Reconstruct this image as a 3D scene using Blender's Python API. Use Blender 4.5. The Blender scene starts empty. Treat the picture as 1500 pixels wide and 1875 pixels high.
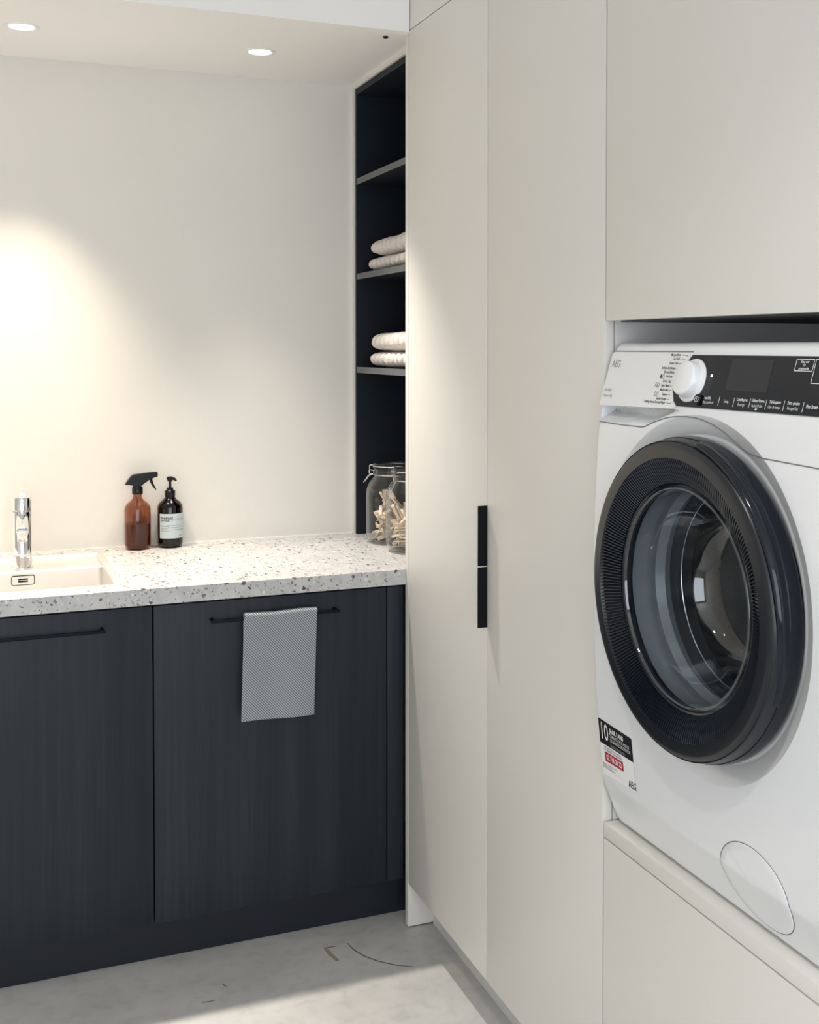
import bpy, bmesh, math, random
from mathutils import Vector, Matrix, noise
PI = math.pi
S = bpy.context.scene
C = S.collection
random.seed(7)

# ---------------------------------------------------------------- camera
f_px, cx, cy = 2094.35, 805.01, 684.81
r = Vector((0.927757, -0.373184, 0.000806)); u = Vector((0.007929, 0.021869, 0.999729)); w = Vector((0.373100, 0.927500, -0.023248))
cd = bpy.data.cameras.new('camera'); cam = bpy.data.objects.new('camera', cd); C.objects.link(cam)
M4 = Matrix((r, u, -w)).transposed().to_4x4(); M4.translation = Vector((0, 0, 1.5)); cam.matrix_world = M4
cd.sensor_fit = 'HORIZONTAL'; cd.sensor_width = 36; cd.lens = f_px / 1500 * 36
cd.shift_x = (750 - cx) / 1500; cd.shift_y = -(937.5 - cy) / 1500
cd.clip_start = .02; cd.clip_end = 60
S.camera = cam
S.view_settings.view_transform = 'Standard'; S.view_settings.look = 'None'
S.view_settings.gamma = 1; S.view_settings.use_curve_mapping = False
S.view_settings.exposure = 0.14

# ---------------------------------------------------------------- world + lights
wd = bpy.data.worlds.new('world'); S.world = wd; wd.use_nodes = True
bg = wd.node_tree.nodes['Background']; bg.inputs[0].default_value = (.86, .92, 1.0, 1); bg.inputs[1].default_value = .8

def spot(name, loc, power, col, size, blend, aim=(0, 0, -1), rad=.03):
    l = bpy.data.lights.new(name, 'SPOT'); l.energy = power; l.color = col; l.spot_size = math.radians(size)
    l.spot_blend = blend; l.shadow_soft_size = rad
    o = bpy.data.objects.new(name, l); C.objects.link(o); o.location = loc
    o.rotation_euler = Vector(aim).to_track_quat('-Z', 'Y').to_euler()
    return o
def area(name, loc, aim, sx, sy, power, col):
    l = bpy.data.lights.new(name, 'AREA'); l.shape = 'RECTANGLE'; l.size = sx; l.size_y = sy; l.energy = power; l.color = col
    o = bpy.data.objects.new(name, l); C.objects.link(o); o.location = loc
    o.rotation_euler = Vector(aim).to_track_quat('-Z', 'Y').to_euler()
    return o
WARM = (1, .85, .64); NEUT = (1, .94, .86); ROOM = (1, .97, .93)
# recessed downlights over the worktop (two in view, two more further left in the same row)
DL = [(.709, 3.0635, 100, NEUT, (.03, -.20, -1)), (.104, 3.047, 76, WARM, (-.02, .06, -1)), (-.50, 3.047, 135, NEUT, (.05, -.16, -1)), (-1.1, 3.047, 120, NEUT, (.1, -.16, -1))]
for x, y, p, c, a in DL:
    spot('downlight_lamp', (x, y, 2.285), p, c, 70, 1.0, a, .02)
# room downlights behind and left of the camera, and the window at the far end of the room
for x, y in ((-.9, 1.6), (.1, .9), (-.9, .1), (.1, -.5)):
    spot('room_lamp', (x, y, 2.58), 27, ROOM, 112, .7, (0, 0, -1), .05)
area('window_light', (-.3, -1.9, 1.5), (0.1, 1, 0), 2.6, 1.9, 54, (.84, .91, 1))

# ---------------------------------------------------------------- materials
def newmat(name):
    m = bpy.data.materials.new(name); m.use_nodes = True
    nt = m.node_tree; return m, nt, nt.nodes['Principled BSDF']
def N(nt, t, **k):
    n = nt.nodes.new(t)
    for a, b in k.items():
        if a[0] == '_': n.inputs[int(a[1:])].default_value = b
        else: setattr(n, a, b)
    return n
def basic(name, col, rough=.5, metal=0, bump=0, bscale=200, var=0, vscale=8, coat=0, spec=.5):
    m, nt, b = newmat(name)
    b.inputs['Base Color'].default_value = (*col, 1); b.inputs['Roughness'].default_value = rough; b.inputs['Metallic'].default_value = metal
    b.inputs['Coat Weight'].default_value = coat; b.inputs['Coat Roughness'].default_value = .05
    b.inputs['Specular IOR Level'].default_value = spec
    tc = N(nt, 'ShaderNodeTexCoord')
    if var:
        n = N(nt, 'ShaderNodeTexNoise'); n.inputs['Scale'].default_value = vscale; n.inputs['Detail'].default_value = 5
        nt.links.new(tc.outputs['Object'], n.inputs['Vector'])
        mx = N(nt, 'ShaderNodeMix', data_type='RGBA')
        mx.inputs[6].default_value = (*[c * (1 - var) for c in col], 1); mx.inputs[7].default_value = (*[min(1, c * (1 + var)) for c in col], 1)
        nt.links.new(n.outputs['Fac'], mx.inputs[0]); nt.links.new(mx.outputs[2], b.inputs['Base Color'])
    if bump:
        n = N(nt, 'ShaderNodeTexNoise'); n.inputs['Scale'].default_value = bscale; n.inputs['Detail'].default_value = 6
        nt.links.new(tc.outputs['Object'], n.inputs['Vector'])
        bp = N(nt, 'ShaderNodeBump'); bp.inputs['Strength'].default_value = bump; bp.inputs['Distance'].default_value = .002
        nt.links.new(n.outputs['Fac'], bp.inputs['Height']); nt.links.new(bp.outputs[0], b.inputs['Normal'])
    return m
def ramp(nt, stops):
    n = N(nt, 'ShaderNodeValToRGB'); e = n.color_ramp.elements
    while len(e) < len(stops): e.new(.5)
    for i, (p, c) in enumerate(stops): e[i].position = p; e[i].color = (*c, 1) if len(c) == 3 else c
    return n

PLASTER = basic('cream_plaster', (.765, .735, .68), .85, bump=.25, bscale=45, var=.02, vscale=3)
SOFFIT = basic('white_ceiling_paint', (.88, .865, .84), .9, bump=.15, bscale=120)
LAMIN = basic('white_laminate', (.76, .735, .69), .42, bump=.04, bscale=500, var=.008, vscale=3)
CARC = basic('cabinet_carcass', (.70, .69, .67), .5)
DARKBOX = basic('niche_dark_back', (.05, .055, .062), .6)
BLK = basic('black_metal', (.002, .003, .006), .55, spec=.18)
BLKGAP = basic('shadow_gap_profile', (.012, .013, .015), .7)
CHROME = basic('chrome', (.86, .87, .88), .07, 1)
STEEL = basic('brushed_steel', (.80, .775, .74), .46, 1, bump=.05, bscale=300)
STEELD = basic('drum_steel', (.17, .18, .195), .36, 1)
LIPBLK = basic('dark_rubber_lip', (.018, .021, .026), .3)
MWHITE = basic('white_enamel', (.83, .845, .86), .26, coat=.35)
MWHITE2 = basic('white_plastic', (.86, .865, .87), .35, coat=.2)
GREYPL = basic('grey_gap', (.22, .225, .235), .6)
GBLACK = basic('gloss_black', (.006, .009, .015), .10, spec=.38)
SBLACK = basic('satin_black', (.008, .010, .015), .32, spec=.5)
RIBBLK = basic('ribbed_black', (.010, .013, .020), .26, spec=.6)
SCREEN = basic('display_glass', (.022, .024, .031), .12, spec=.4)
RUBBER = basic('grey_rubber', (.20, .22, .235), .3)
INKW = basic('white_print', (.80, .80, .80), .5)
INKG = basic('grey_print', (.35, .36, .37), .5)
INKB = basic('black_print', (.03, .03, .035), .5)
STKW = basic('sticker_white', (.86, .86, .85), .4)
STKB = basic('sticker_black', (.012, .013, .017), .35)
STKR = basic('sticker_red', (.42, .035, .05), .4)
PLBLK = basic('black_plastic', (.004, .005, .007), .25, spec=.3)
WIRE = basic('steel_wire', (.75, .75, .74), .25, 1)
ORANGE = basic('seal_rubber', (.62, .50, .40), .6)
m, nt, b = newmat('lamp_glow'); b.inputs['Emission Color'].default_value = (1, .93, .82, 1); b.inputs['Emission Strength'].default_value = 9; GLOW = m

def darkwood():
    m, nt, b = newmat('dark_oak')
    tc = N(nt, 'ShaderNodeTexCoord'); mp = N(nt, 'ShaderNodeMapping'); mp.inputs['Scale'].default_value = (90, 90, 2.2)
    nt.links.new(tc.outputs['Object'], mp.inputs[0])
    n = N(nt, 'ShaderNodeTexNoise'); n.inputs['Scale'].default_value = 1; n.inputs['Detail'].default_value = 8; n.inputs['Roughness'].default_value = .65
    nt.links.new(mp.outputs[0], n.inputs['Vector'])
    mp2 = N(nt, 'ShaderNodeMapping'); mp2.inputs['Scale'].default_value = (14, 14, .7); nt.links.new(tc.outputs['Object'], mp2.inputs[0])
    n2 = N(nt, 'ShaderNodeTexNoise'); n2.inputs['Scale'].default_value = 1; n2.inputs['Detail'].default_value = 4; nt.links.new(mp2.outputs[0], n2.inputs['Vector'])
    ad = N(nt, 'ShaderNodeMath', operation='ADD'); nt.links.new(n.outputs['Fac'], ad.inputs[0]); nt.links.new(n2.outputs['Fac'], ad.inputs[1])
    hf = N(nt, 'ShaderNodeMath', operation='MULTIPLY'); hf.inputs[1].default_value = .5; nt.links.new(ad.outputs[0], hf.inputs[0])
    rp = ramp(nt, [(.34, (.0045, .0075, .0135)), (.5, (.0095, .0140, .0215)), (.66, (.018, .0235, .032))])
    nt.links.new(hf.outputs[0], rp.inputs[0]); nt.links.new(rp.outputs[0], b.inputs['Base Color'])
    b.inputs['Roughness'].default_value = .5; b.inputs['Specular IOR Level'].default_value = .35
    bp = N(nt, 'ShaderNodeBump'); bp.inputs['Strength'].default_value = .3; bp.inputs['Distance'].default_value = .001
    nt.links.new(n.outputs['Fac'], bp.inputs['Height']); nt.links.new(bp.outputs[0], b.inputs['Normal'])
    return m
WOOD = darkwood()
EDGE = basic('shelf_edge_lit', (.115, .118, .118), .5)  # same oak; direct light on the front edges is put in as paler grey
SHELFW = basic('dark_oak_shaded', (.0065, .0100, .0170), .55, bump=.1, bscale=60, var=.35, vscale=30, spec=.3)  # darker oak copy; the shade inside the shelf unit is in its colour
def darkplain():
    return basic('dark_kickboard', (.003, .006, .0135), .55, bump=.1, bscale=150, var=.15, vscale=20)
KICK = darkplain()

def terrazzo():
    m, nt, b = newmat('terrazzo')
    tc = N(nt, 'ShaderNodeTexCoord')
    ns = N(nt, 'ShaderNodeTexNoise'); ns.inputs['Scale'].default_value = 35; nt.links.new(tc.outputs['Object'], ns.inputs['Vector'])
    base = ramp(nt, [(.35, (.46, .452, .44)), (.65, (.54, .53, .52))]); nt.links.new(ns.outputs['Fac'], base.inputs[0])
    cur = base.outputs[0]
    for sc, thr, rng, seed in ((55, .11, .30, 0.0), (100, .16, .40, 3.1), (190, .2, .45, 7.7)):
        mp = N(nt, 'ShaderNodeMapping'); mp.inputs['Location'].default_value = (seed, seed * 2, seed * 3); mp.inputs['Rotation'].default_value = (.3 + seed, .5, .2 * seed)
        mp.inputs['Scale'].default_value = (1, .55, 1); nt.links.new(tc.outputs['Object'], mp.inputs[0])
        dn = N(nt, 'ShaderNodeTexNoise'); dn.inputs['Scale'].default_value = sc * 1.1; nt.links.new(mp.outputs[0], dn.inputs['Vector'])
        mixv = N(nt, 'ShaderNodeMix', data_type='VECTOR'); mixv.inputs[0].default_value = .014
        nt.links.new(mp.outputs[0], mixv.inputs[4]); nt.links.new(dn.outputs['Color'], mixv.inputs[5])
        v = N(nt, 'ShaderNodeTexVoronoi'); v.inputs['Scale'].default_value = sc; nt.links.new(mixv.outputs[1], v.inputs['Vector'])
        lt = N(nt, 'ShaderNodeMath', operation='LESS_THAN'); lt.inputs[1].default_value = rng; nt.links.new(v.outputs['Distance'], lt.inputs[0])
        sp = N(nt, 'ShaderNodeSeparateColor'); nt.links.new(v.outputs['Color'], sp.inputs[0])
        l2 = N(nt, 'ShaderNodeMath', operation='LESS_THAN'); l2.inputs[1].default_value = thr; nt.links.new(sp.outputs[0], l2.inputs[0])
        mu = N(nt, 'ShaderNodeMath', operation='MULTIPLY'); nt.links.new(lt.outputs[0], mu.inputs[0]); nt.links.new(l2.outputs[0], mu.inputs[1])
        cr = ramp(nt, [(0, (.06, .06, .065)), (.35, (.17, .17, .165)), (.6, (.30, .27, .235)), (.85, (.68, .67, .65))]); nt.links.new(sp.outputs[1], cr.inputs[0])
        mx = N(nt, 'ShaderNodeMix', data_type='RGBA'); nt.links.new(mu.outputs[0], mx.inputs[0]); nt.links.new(cur, mx.inputs[6]); nt.links.new(cr.outputs[0], mx.inputs[7])
        cur = mx.outputs[2]
    nt.links.new(cur, b.inputs['Base Color']); b.inputs['Roughness'].default_value = .38
    return m
TERR = terrazzo()

def concrete():
    m, nt, b = newmat('polished_concrete')
    tc = N(nt, 'ShaderNodeTexCoord')
    n = N(nt, 'ShaderNodeTexNoise'); n.inputs['Scale'].default_value = 3.5; n.inputs['Detail'].default_value = 10; n.inputs['Roughness'].default_value = .6; nt.links.new(tc.outputs['Object'], n.inputs['Vector'])
    r1 = ramp(nt, [(.3, (.40, .395, .38)), (.55, (.49, .485, .475)), (.75, (.55, .54, .525))]); nt.links.new(n.outputs['Fac'], r1.inputs[0])
    n2 = N(nt, 'ShaderNodeTexNoise'); n2.inputs['Scale'].default_value = 28; n2.inputs['Detail'].default_value = 8; n2.inputs['Distortion'].default_value = .4; nt.links.new(tc.outputs['Object'], n2.inputs['Vector'])
    r2 = ramp(nt, [(.34, (.92, .915, .905)), (.50, (1, 1, 1)), (.58, (1, 1, 1)), (.68, (1.0, .985, .97))]); nt.links.new(n2.outputs['Fac'], r2.inputs[0])
    mx = N(nt, 'ShaderNodeMix', data_type='RGBA', blend_type='MULTIPLY'); mx.inputs[0].default_value = 1; nt.links.new(r1.outputs[0], mx.inputs[6]); nt.links.new(r2.outputs[0], mx.inputs[7])
    nt.links.new(mx.outputs[2], b.inputs['Base Color'])
    b.inputs['Roughness'].default_value = .42
    bp = N(nt, 'ShaderNodeBump'); bp.inputs['Strength'].default_value = .08; nt.links.new(n2.outputs['Fac'], bp.inputs['Height']); nt.links.new(bp.outputs[0], b.inputs['Normal'])
    return m
CONC = concrete()
STAIN = basic('floor_scuff', (.17, .155, .13), .55, var=.3, vscale=60)
STAIN2 = basic('floor_tape_residue', (.30, .27, .19), .5, var=.2, vscale=60)

def terry():
    m, nt, b = newmat('terry_cotton')
    tc = N(nt, 'ShaderNodeTexCoord')
    v = N(nt, 'ShaderNodeTexVoronoi'); v.inputs['Scale'].default_value = 420; nt.links.new(tc.outputs['Object'], v.inputs['Vector'])
    rp = ramp(nt, [(0, (.84, .77, .71)), (.7, (.70, .63, .58))]); nt.links.new(v.outputs['Distance'], rp.inputs[0]); nt.links.new(rp.outputs[0], b.inputs['Base Color'])
    b.inputs['Roughness'].default_value = .95; b.inputs['Sheen Weight'].default_value = .2
    bp = N(nt, 'ShaderNodeBump'); bp.inputs['Strength'].default_value = .8; bp.inputs['Distance'].default_value = .002; bp.invert = True
    nt.links.new(v.outputs['Distance'], bp.inputs['Height']); nt.links.new(bp.outputs[0], b.inputs['Normal'])
    return m
TERRY = terry()
def twill():
    m, nt, b = newmat('grey_twill')
    tc = N(nt, 'ShaderNodeTexCoord'); sx = N(nt, 'ShaderNodeSeparateXYZ'); nt.links.new(tc.outputs['Object'], sx.inputs[0])
    def wave(ax, az, k):
        a = N(nt, 'ShaderNodeMath', operation='MULTIPLY'); a.inputs[1].default_value = ax * k; nt.links.new(sx.outputs[0], a.inputs[0])
        c = N(nt, 'ShaderNodeMath', operation='MULTIPLY_ADD'); c.inputs[1].default_value = az * k; nt.links.new(sx.outputs[2], c.inputs[0]); nt.links.new(a.outputs[0], c.inputs[2])
        s = N(nt, 'ShaderNodeMath', operation='SINE'); nt.links.new(c.outputs[0], s.inputs[0]); return s
    w1 = wave(.74, .67, 1380); w2 = wave(.67, -.74, 2300)
    ad = N(nt, 'ShaderNodeMath', operation='MULTIPLY_ADD'); ad.inputs[1].default_value = .35; nt.links.new(w2.outputs[0], ad.inputs[0]); nt.links.new(w1.outputs[0], ad.inputs[2])
    mr = N(nt, 'ShaderNodeMapRange'); mr.inputs[1].default_value = -1.3; mr.inputs[2].default_value = 1.3; nt.links.new(ad.outputs[0], mr.inputs[0])
    rp = ramp(nt, [(.22, (.11, .12, .14)), (.5, (.25, .265, .285)), (.8, (.43, .445, .465))]); nt.links.new(mr.outputs[0], rp.inputs[0]); nt.links.new(rp.outputs[0], b.inputs['Base Color'])
    b.inputs['Roughness'].default_value = .9
    bp = N(nt, 'ShaderNodeBump'); bp.inputs['Strength'].default_value = .5; bp.inputs['Distance'].default_value = .001
    nt.links.new(mr.outputs[0], bp.inputs['Height']); nt.links.new(bp.outputs[0], b.inputs['Normal'])
    return m
TWILL = twill()
PEGW = basic('peg_wood', (.80, .66, .52), .6, var=.2, vscale=30)

def glassy(name, tint, rough=.03, ior=1.45, gl=1.0):
    m, nt, b = newmat(name); nt.nodes.remove(b)
    out = [n for n in nt.nodes if n.type == 'OUTPUT_MATERIAL'][0]
    t = N(nt, 'ShaderNodeBsdfTransparent'); t.inputs[0].default_value = (*tint, 1)
    g = N(nt, 'ShaderNodeBsdfGlossy'); g.inputs['Roughness'].default_value = rough; g.inputs[0].default_value = (gl, gl, gl, 1)
    lw = N(nt, 'ShaderNodeLayerWeight'); lw.inputs[0].default_value = .5
    pw = N(nt, 'ShaderNodeMath', operation='POWER'); pw.inputs[1].default_value = 4.2; nt.links.new(lw.outputs['Facing'], pw.inputs[0])
    f0 = ((ior - 1) / (ior + 1)) ** 2
    fr = N(nt, 'ShaderNodeMath', operation='MULTIPLY_ADD'); fr.inputs[1].default_value = 1 - f0; fr.inputs[2].default_value = f0; nt.links.new(pw.outputs[0], fr.inputs[0])
    mx = N(nt, 'ShaderNodeMixShader'); nt.links.new(fr.outputs[0], mx.inputs[0]); nt.links.new(t.outputs[0], mx.inputs[1]); nt.links.new(g.outputs[0], mx.inputs[2])
    nt.links.new(mx.outputs[0], out.inputs['Surface']); return m
JARG = glassy('clear_glass', (.985, .99, .99), .03, 1.4)
DOORG = glassy('door_glass', (.86, .89, .91), .02, 1.6)
BOWLG = glassy('bowl_glass', (.88, .91, .93), .03, 1.9)
AMBER = glassy('amber_glass', (.66, .42, .29), .04, 1.5)
AMBERD = glassy('dark_amber_glass', (.10, .035, .025), .04, 1.5)
LIQ = basic('brown_liquid', (.045, .012, .008), .2)
PAPER = basic('pale_blue_label', (.50, .57, .58), .6)
TUBE = basic('dip_tube', (.35, .14, .06), .4)

# ---------------------------------------------------------------- mesh helpers
def link(name, bm, mat, parent=None, smooth=False, label=None):
    me = bpy.data.meshes.new(name); bmesh.ops.recalc_face_normals(bm, faces=bm.faces[:]) if bm.faces else None
    bm.to_mesh(me); bm.free()
    for m in (mat if isinstance(mat, (list, tuple)) else [mat]): me.materials.append(m)
    if smooth:
        for p in me.polygons: p.use_smooth = True
        if smooth != 'all': me.set_sharp_from_angle(angle=math.radians(38))
    o = bpy.data.objects.new(name, me); C.objects.link(o)
    if parent:
        o.parent = parent
        o.location = -wpos(parent)
    if label: o['label'] = label
    return o
def wpos(o):
    v = o.location.copy(); p = o.parent
    while p: v += p.location; p = p.parent
    return v
def thing(name, label, cat, loc=(0, 0, 0), group=None):
    o = bpy.data.objects.new(name, None); C.objects.link(o); o.location = loc; o.empty_display_size = .05
    return tag(o, label, cat, group)
def tag(o, label, cat, group=None):
    o['label'] = label; o['category'] = cat
    if group: o['group'] = group
    return o
def struct(name, bm, mat, parent=None):
    o = link(name, bm, mat, parent)
    if not parent: o['kind'] = 'structure'
    return o
def recenter(o, loc):
    loc = Vector(loc); o.data.transform(Matrix.Translation(-loc)); o.location = loc; return o

def B(): return bmesh.new()
def box(bm, x0, x1, y0, y1, z0, z1, bev=0, seg=2):
    v = [bm.verts.new((x, y, z)) for x in (x0, x1) for y in (y0, y1) for z in (z0, z1)]
    fs = [bm.faces.new([v[i] for i in q]) for q in ((0, 1, 3, 2), (4, 6, 7, 5), (0, 4, 5, 1), (2, 3, 7, 6), (0, 2, 6, 4), (1, 5, 7, 3))]
    if bev:
        es = list({e for f in fs for e in f.edges}); bmesh.ops.bevel(bm, geom=es, offset=bev, segments=seg, profile=.6, affect='EDGES')
    return bm
def basis(d):
    d = Vector(d).normalized(); a = Vector((0, 0, 1)) if abs(d.z) < .9 else Vector((1, 0, 0))
    e1 = d.cross(a).normalized(); e2 = d.cross(e1).normalized(); return d, e1, e2
def lathe(bm, prof, org=(0, 0, 0), axis=(0, 0, 1), n=48, a0=0, a1=2 * PI, caps=False):
    """prof: list of (radius, distance along axis)."""
    d, e1, e2 = basis(axis); org = Vector(org); full = abs(a1 - a0 - 2 * PI) < 1e-6
    rings = []
    for (rr, h) in prof:
        c = org + d * h
        if rr < 1e-6: rings.append([bm.verts.new(c)]); continue
        rings.append([bm.verts.new(c + (e1 * math.cos(a0 + (a1 - a0) * i / n) + e2 * math.sin(a0 + (a1 - a0) * i / n)) * rr) for i in range(n if full else n + 1)])
    for A, Bq in zip(rings, rings[1:]):
        k = max(len(A), len(Bq)); m = k if full else k - 1
        for i in range(m):
            j = (i + 1) % k
            if len(A) == 1 and len(Bq) == 1: continue
            if len(A) == 1: bm.faces.new((A[0], Bq[i], Bq[j]))
            elif len(Bq) == 1: bm.faces.new((A[i], A[j], Bq[0]))
            else: bm.faces.new((A[i], A[j], Bq[j], Bq[i]))
    return bm
def cyl(bm, p0, p1, r0, r1=None, n=20, bev=0):
    p0 = Vector(p0); p1 = Vector(p1); L = (p1 - p0).length; r1 = r0 if r1 is None else r1
    if bev: pr = [(0, 0), (r0 - bev, 0), (r0 - bev * .3, bev * .3), (r0, bev), (r1, L - bev), (r1 - bev * .3, L - bev * .3), (r1 - bev, L), (0, L)]
    else: pr = [(0, 0), (r0, 0), (r1, L), (0, L)]
    return lathe(bm, pr, p0, p1 - p0, n)
def tube(bm, pts, rad, n=8, closed=False):
    pts = [Vector(p) for p in pts]; k = len(pts); rings = []; prev = None
    for i, p in enumerate(pts):
        a = pts[(i - 1) % k] if (i > 0 or closed) else p; b = pts[(i + 1) % k] if (i < k - 1 or closed) else p
        d = (b - a).normalized()
        if prev is None: _, e1, e2 = basis(d)
        else: e1 = (prev - d * prev.dot(d)).normalized(); e2 = d.cross(e1)
        prev = e1; rr = rad[i] if isinstance(rad, (list, tuple)) else rad
        rings.append([bm.verts.new(p + (e1 * math.cos(2 * PI * j / n) + e2 * math.sin(2 * PI * j / n)) * rr) for j in range(n)])
    for i in range(k if closed else k - 1):
        A = rings[i]; Bq = rings[(i + 1) % k]
        for j in range(n): bm.faces.new((A[j], A[(j + 1) % n], Bq[(j + 1) % n], Bq[j]))
    if not closed: bm.faces.new(rings[0]); bm.faces.new(rings[-1][::-1])
    return bm
def prism(bm, pts, thick):
    """pts: list of 3-D points of a planar polygon, thick: offset vector."""
    t = Vector(thick); a = [bm.verts.new(Vector(p)) for p in pts]; b = [bm.verts.new(Vector(p) + t) for p in pts]; n = len(a)
    bm.faces.new(a); bm.faces.new(b[::-1])
    for i in range(n): bm.faces.new((a[i], b[i], b[(i + 1) % n], a[(i + 1) % n]))
    return bm
def text_bm(bm, txt, org, ex, ey, size, align='LEFT', xs=1.0, bold=0.0):
    cu = bpy.data.curves.new('t', 'FONT'); cu.body = txt; cu.size = size; cu.align_x = align; cu.align_y = 'CENTER'; cu.resolution_u = 2; cu.offset = bold
    o = bpy.data.objects.new('t', cu); C.objects.link(o)
    dg = bpy.context.evaluated_depsgraph_get(); me = o.evaluated_get(dg).to_mesh()
    ex = Vector(ex).normalized(); ey = Vector(ey).normalized(); org = Vector(org)
    vs = [bm.verts.new(org + ex * (v.co.x * xs) + ey * v.co.y) for v in me.vertices]
    for p in me.polygons:
        try: bm.faces.new([vs[i] for i in p.vertices])
        except ValueError: pass
    o.evaluated_get(dg).to_mesh_clear(); bpy.data.objects.remove(o); bpy.data.curves.remove(cu)

# ---------------------------------------------------------------- key dimensions (metres)
D = 1.0156            # front plane of the tall white cabinets
YB = 3.3606           # back wall
ZS = 2.297            # dropped ceiling underside
YS = 2.730            # its front face
ZW = .9284            # worktop top
YW = 2.7533           # worktop front
YD = 2.7733           # base cabinet fronts
YE = 2.739            # end panel, face towards the room
XS = 1.0678           # open shelf unit front
ZG = 2.3033           # gap above the tall doors
ZB = .118             # underside of doors
Y1, Y2 = 2.2489, 1.7494
ZH = 2.62

# ---------------------------------------------------------------- setting
fl = struct('floor', box(B(), -2.1, 1.75, -2.1, 3.5, -.1, 0), CONC)
struct('wall_back', box(B(), -2.1, 1.75, YB, YB + .1, 0, 2.75), PLASTER)
struct('wall_left', box(B(), -2.1, -2.0, -2.1, YB, 0, 2.75), PLASTER)
struct('wall_right', box(B(), 1.65, 1.75, -2.1, YB, 0, 2.75), PLASTER)
bm = box(B(), -2.0, -1.7, -2.1, -2.0, 0, 2.62); box(bm, 1.1, 1.65, -2.1, -2.0, 0, 2.62); box(bm, -1.7, 1.1, -2.1, -2.0, 0, .5); box(bm, -1.7, 1.1, -2.1, -2.0, 2.5, 2.62)
struct('wall_front', bm, PLASTER)
struct('ceiling', box(B(), -2.1, 1.65, -2.1, YS, ZH, 2.75), SOFFIT)
bulk = struct('ceiling_dropped', box(B(), -2.0, D, YS, YB, ZS, 2.75), SOFFIT)
box_ = B(); box(box_, D, 1.65, YE + .022, YB, ZS + .0, 2.62); struct('ceiling_side', box_, SOFFIT)
# thin white trims where the wall and the dropped ceiling meet the dark shelf unit
struct('trim_1', box(B(), XS - .006, XS + .03, 3.345, YB, ZW, ZS, ), LAMIN)
struct('trim_2', box(B(), XS - .006, XS + .03, YE + .022, 3.345, ZS - .012, ZS), LAMIN)
struct('trim_3', box(B(), -2.0, XS - .006, YB - .002, YB, ZW, ZW + .003), SOFFIT)

# marks on the concrete: scuffs and an old L of tape residue (flat print on the floor)
def floor_line(pts, wd, mat, name):
    bm = B(); k = len(pts); vs = []
    for i, p in enumerate(pts):
        a = Vector(pts[max(0, i - 1)]); b = Vector(pts[min(k - 1, i + 1)]); d = (b - a).normalized(); n = Vector((-d.y, d.x)); ww = wd * (.5 + .5 * math.sin(PI * (i + .5) / k))
        vs.append([bm.verts.new((*(Vector(p) + n * ww), .0006)), bm.verts.new((*(Vector(p) - n * ww), .0006))])
    for A, Q in zip(vs, vs[1:]): bm.faces.new((A[0], A[1], Q[1], Q[0]))
    return link(name, bm, mat, fl)
floor_line([(.79, 2.722), (.793, 2.69), (.802, 2.655)], .006, STAIN2, 'tape_mark')
floor_line([(.785, 2.725), (.815, 2.722)], .002, STAIN, 'scuff_mark')
floor_line([(.848, 2.725), (.853, 2.69), (.868, 2.652), (.89, 2.62), (.925, 2.585), (.965, 2.56)], .0022, STAIN, 'scuff_mark')
floor_line([(.46, 2.60), (.475, 2.597), (.49, 2.598)], .002, STAIN, 'scuff_mark')
floor_line([(.52, 2.66), (.525, 2.645)], .002, STAIN, 'scuff_mark')

# ---------------------------------------------------------------- tall white cabinets
def tall(y0, y1, name, label, hz0, hz1, hlabel):
    t = thing(name, label, 'cabinet', (D, (y0 + y1) / 2, 0))
    bm = box(B(), D + .021, 1.645, y0 + .0005, y1 - .0005, ZB, ZG); link('carcass', bm, CARC, t)
    link('plinth', box(B(), 1.085, 1.10, y0, y1, 0, ZB - .001), CARC, t)
    d = link('door', box(B(), D, D + .019, y0 + .0016, y1 - .0016, ZB, ZG - .003, .0012), LAMIN, t, True)
    return t, d
tA, dA = tall(Y1, YE - .001, 'tall_cabinet', 'tall white cabinet beside the terrazzo worktop, farther of the two handled doors', 0, 0, '')
tB, dB = tall(Y2, Y1, 'tall_cabinet', 'tall white cabinet between the other tall white cabinet and the washing machine', 0, 0, '')
def fin(d, y, z0, z1, pr, sg=1):
    bm = box(B(), D - pr, D + .004, y, y + .0014, z0, z1, .0003)
    link('handle', bm, BLK, d, False, 'black metal edge pull')
fin(dA, Y1 + .0002, 1.0275, 1.158, .0212)
fin(dB, Y1 - .0016, .894, 1.0255, .0222)
t = link('end_panel', box(B(), D, 1.645, YE, YE + .0215, .004, ZG - .003, .001), LAMIN, None, True)
tag(t, 'white end panel standing between worktop end and first tall door', 'panel'); recenter(t, (D, YE, 0))
t = link('ceiling_fascia', box(B(), D + .001, D + .019, .5, YE + .0215, ZG, ZH, .001), LAMIN, None, True)
tag(t, 'white filler panel above the tall cabinet doors, reaching the ceiling', 'panel'); recenter(t, (D, 1.6, ZG))

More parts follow.
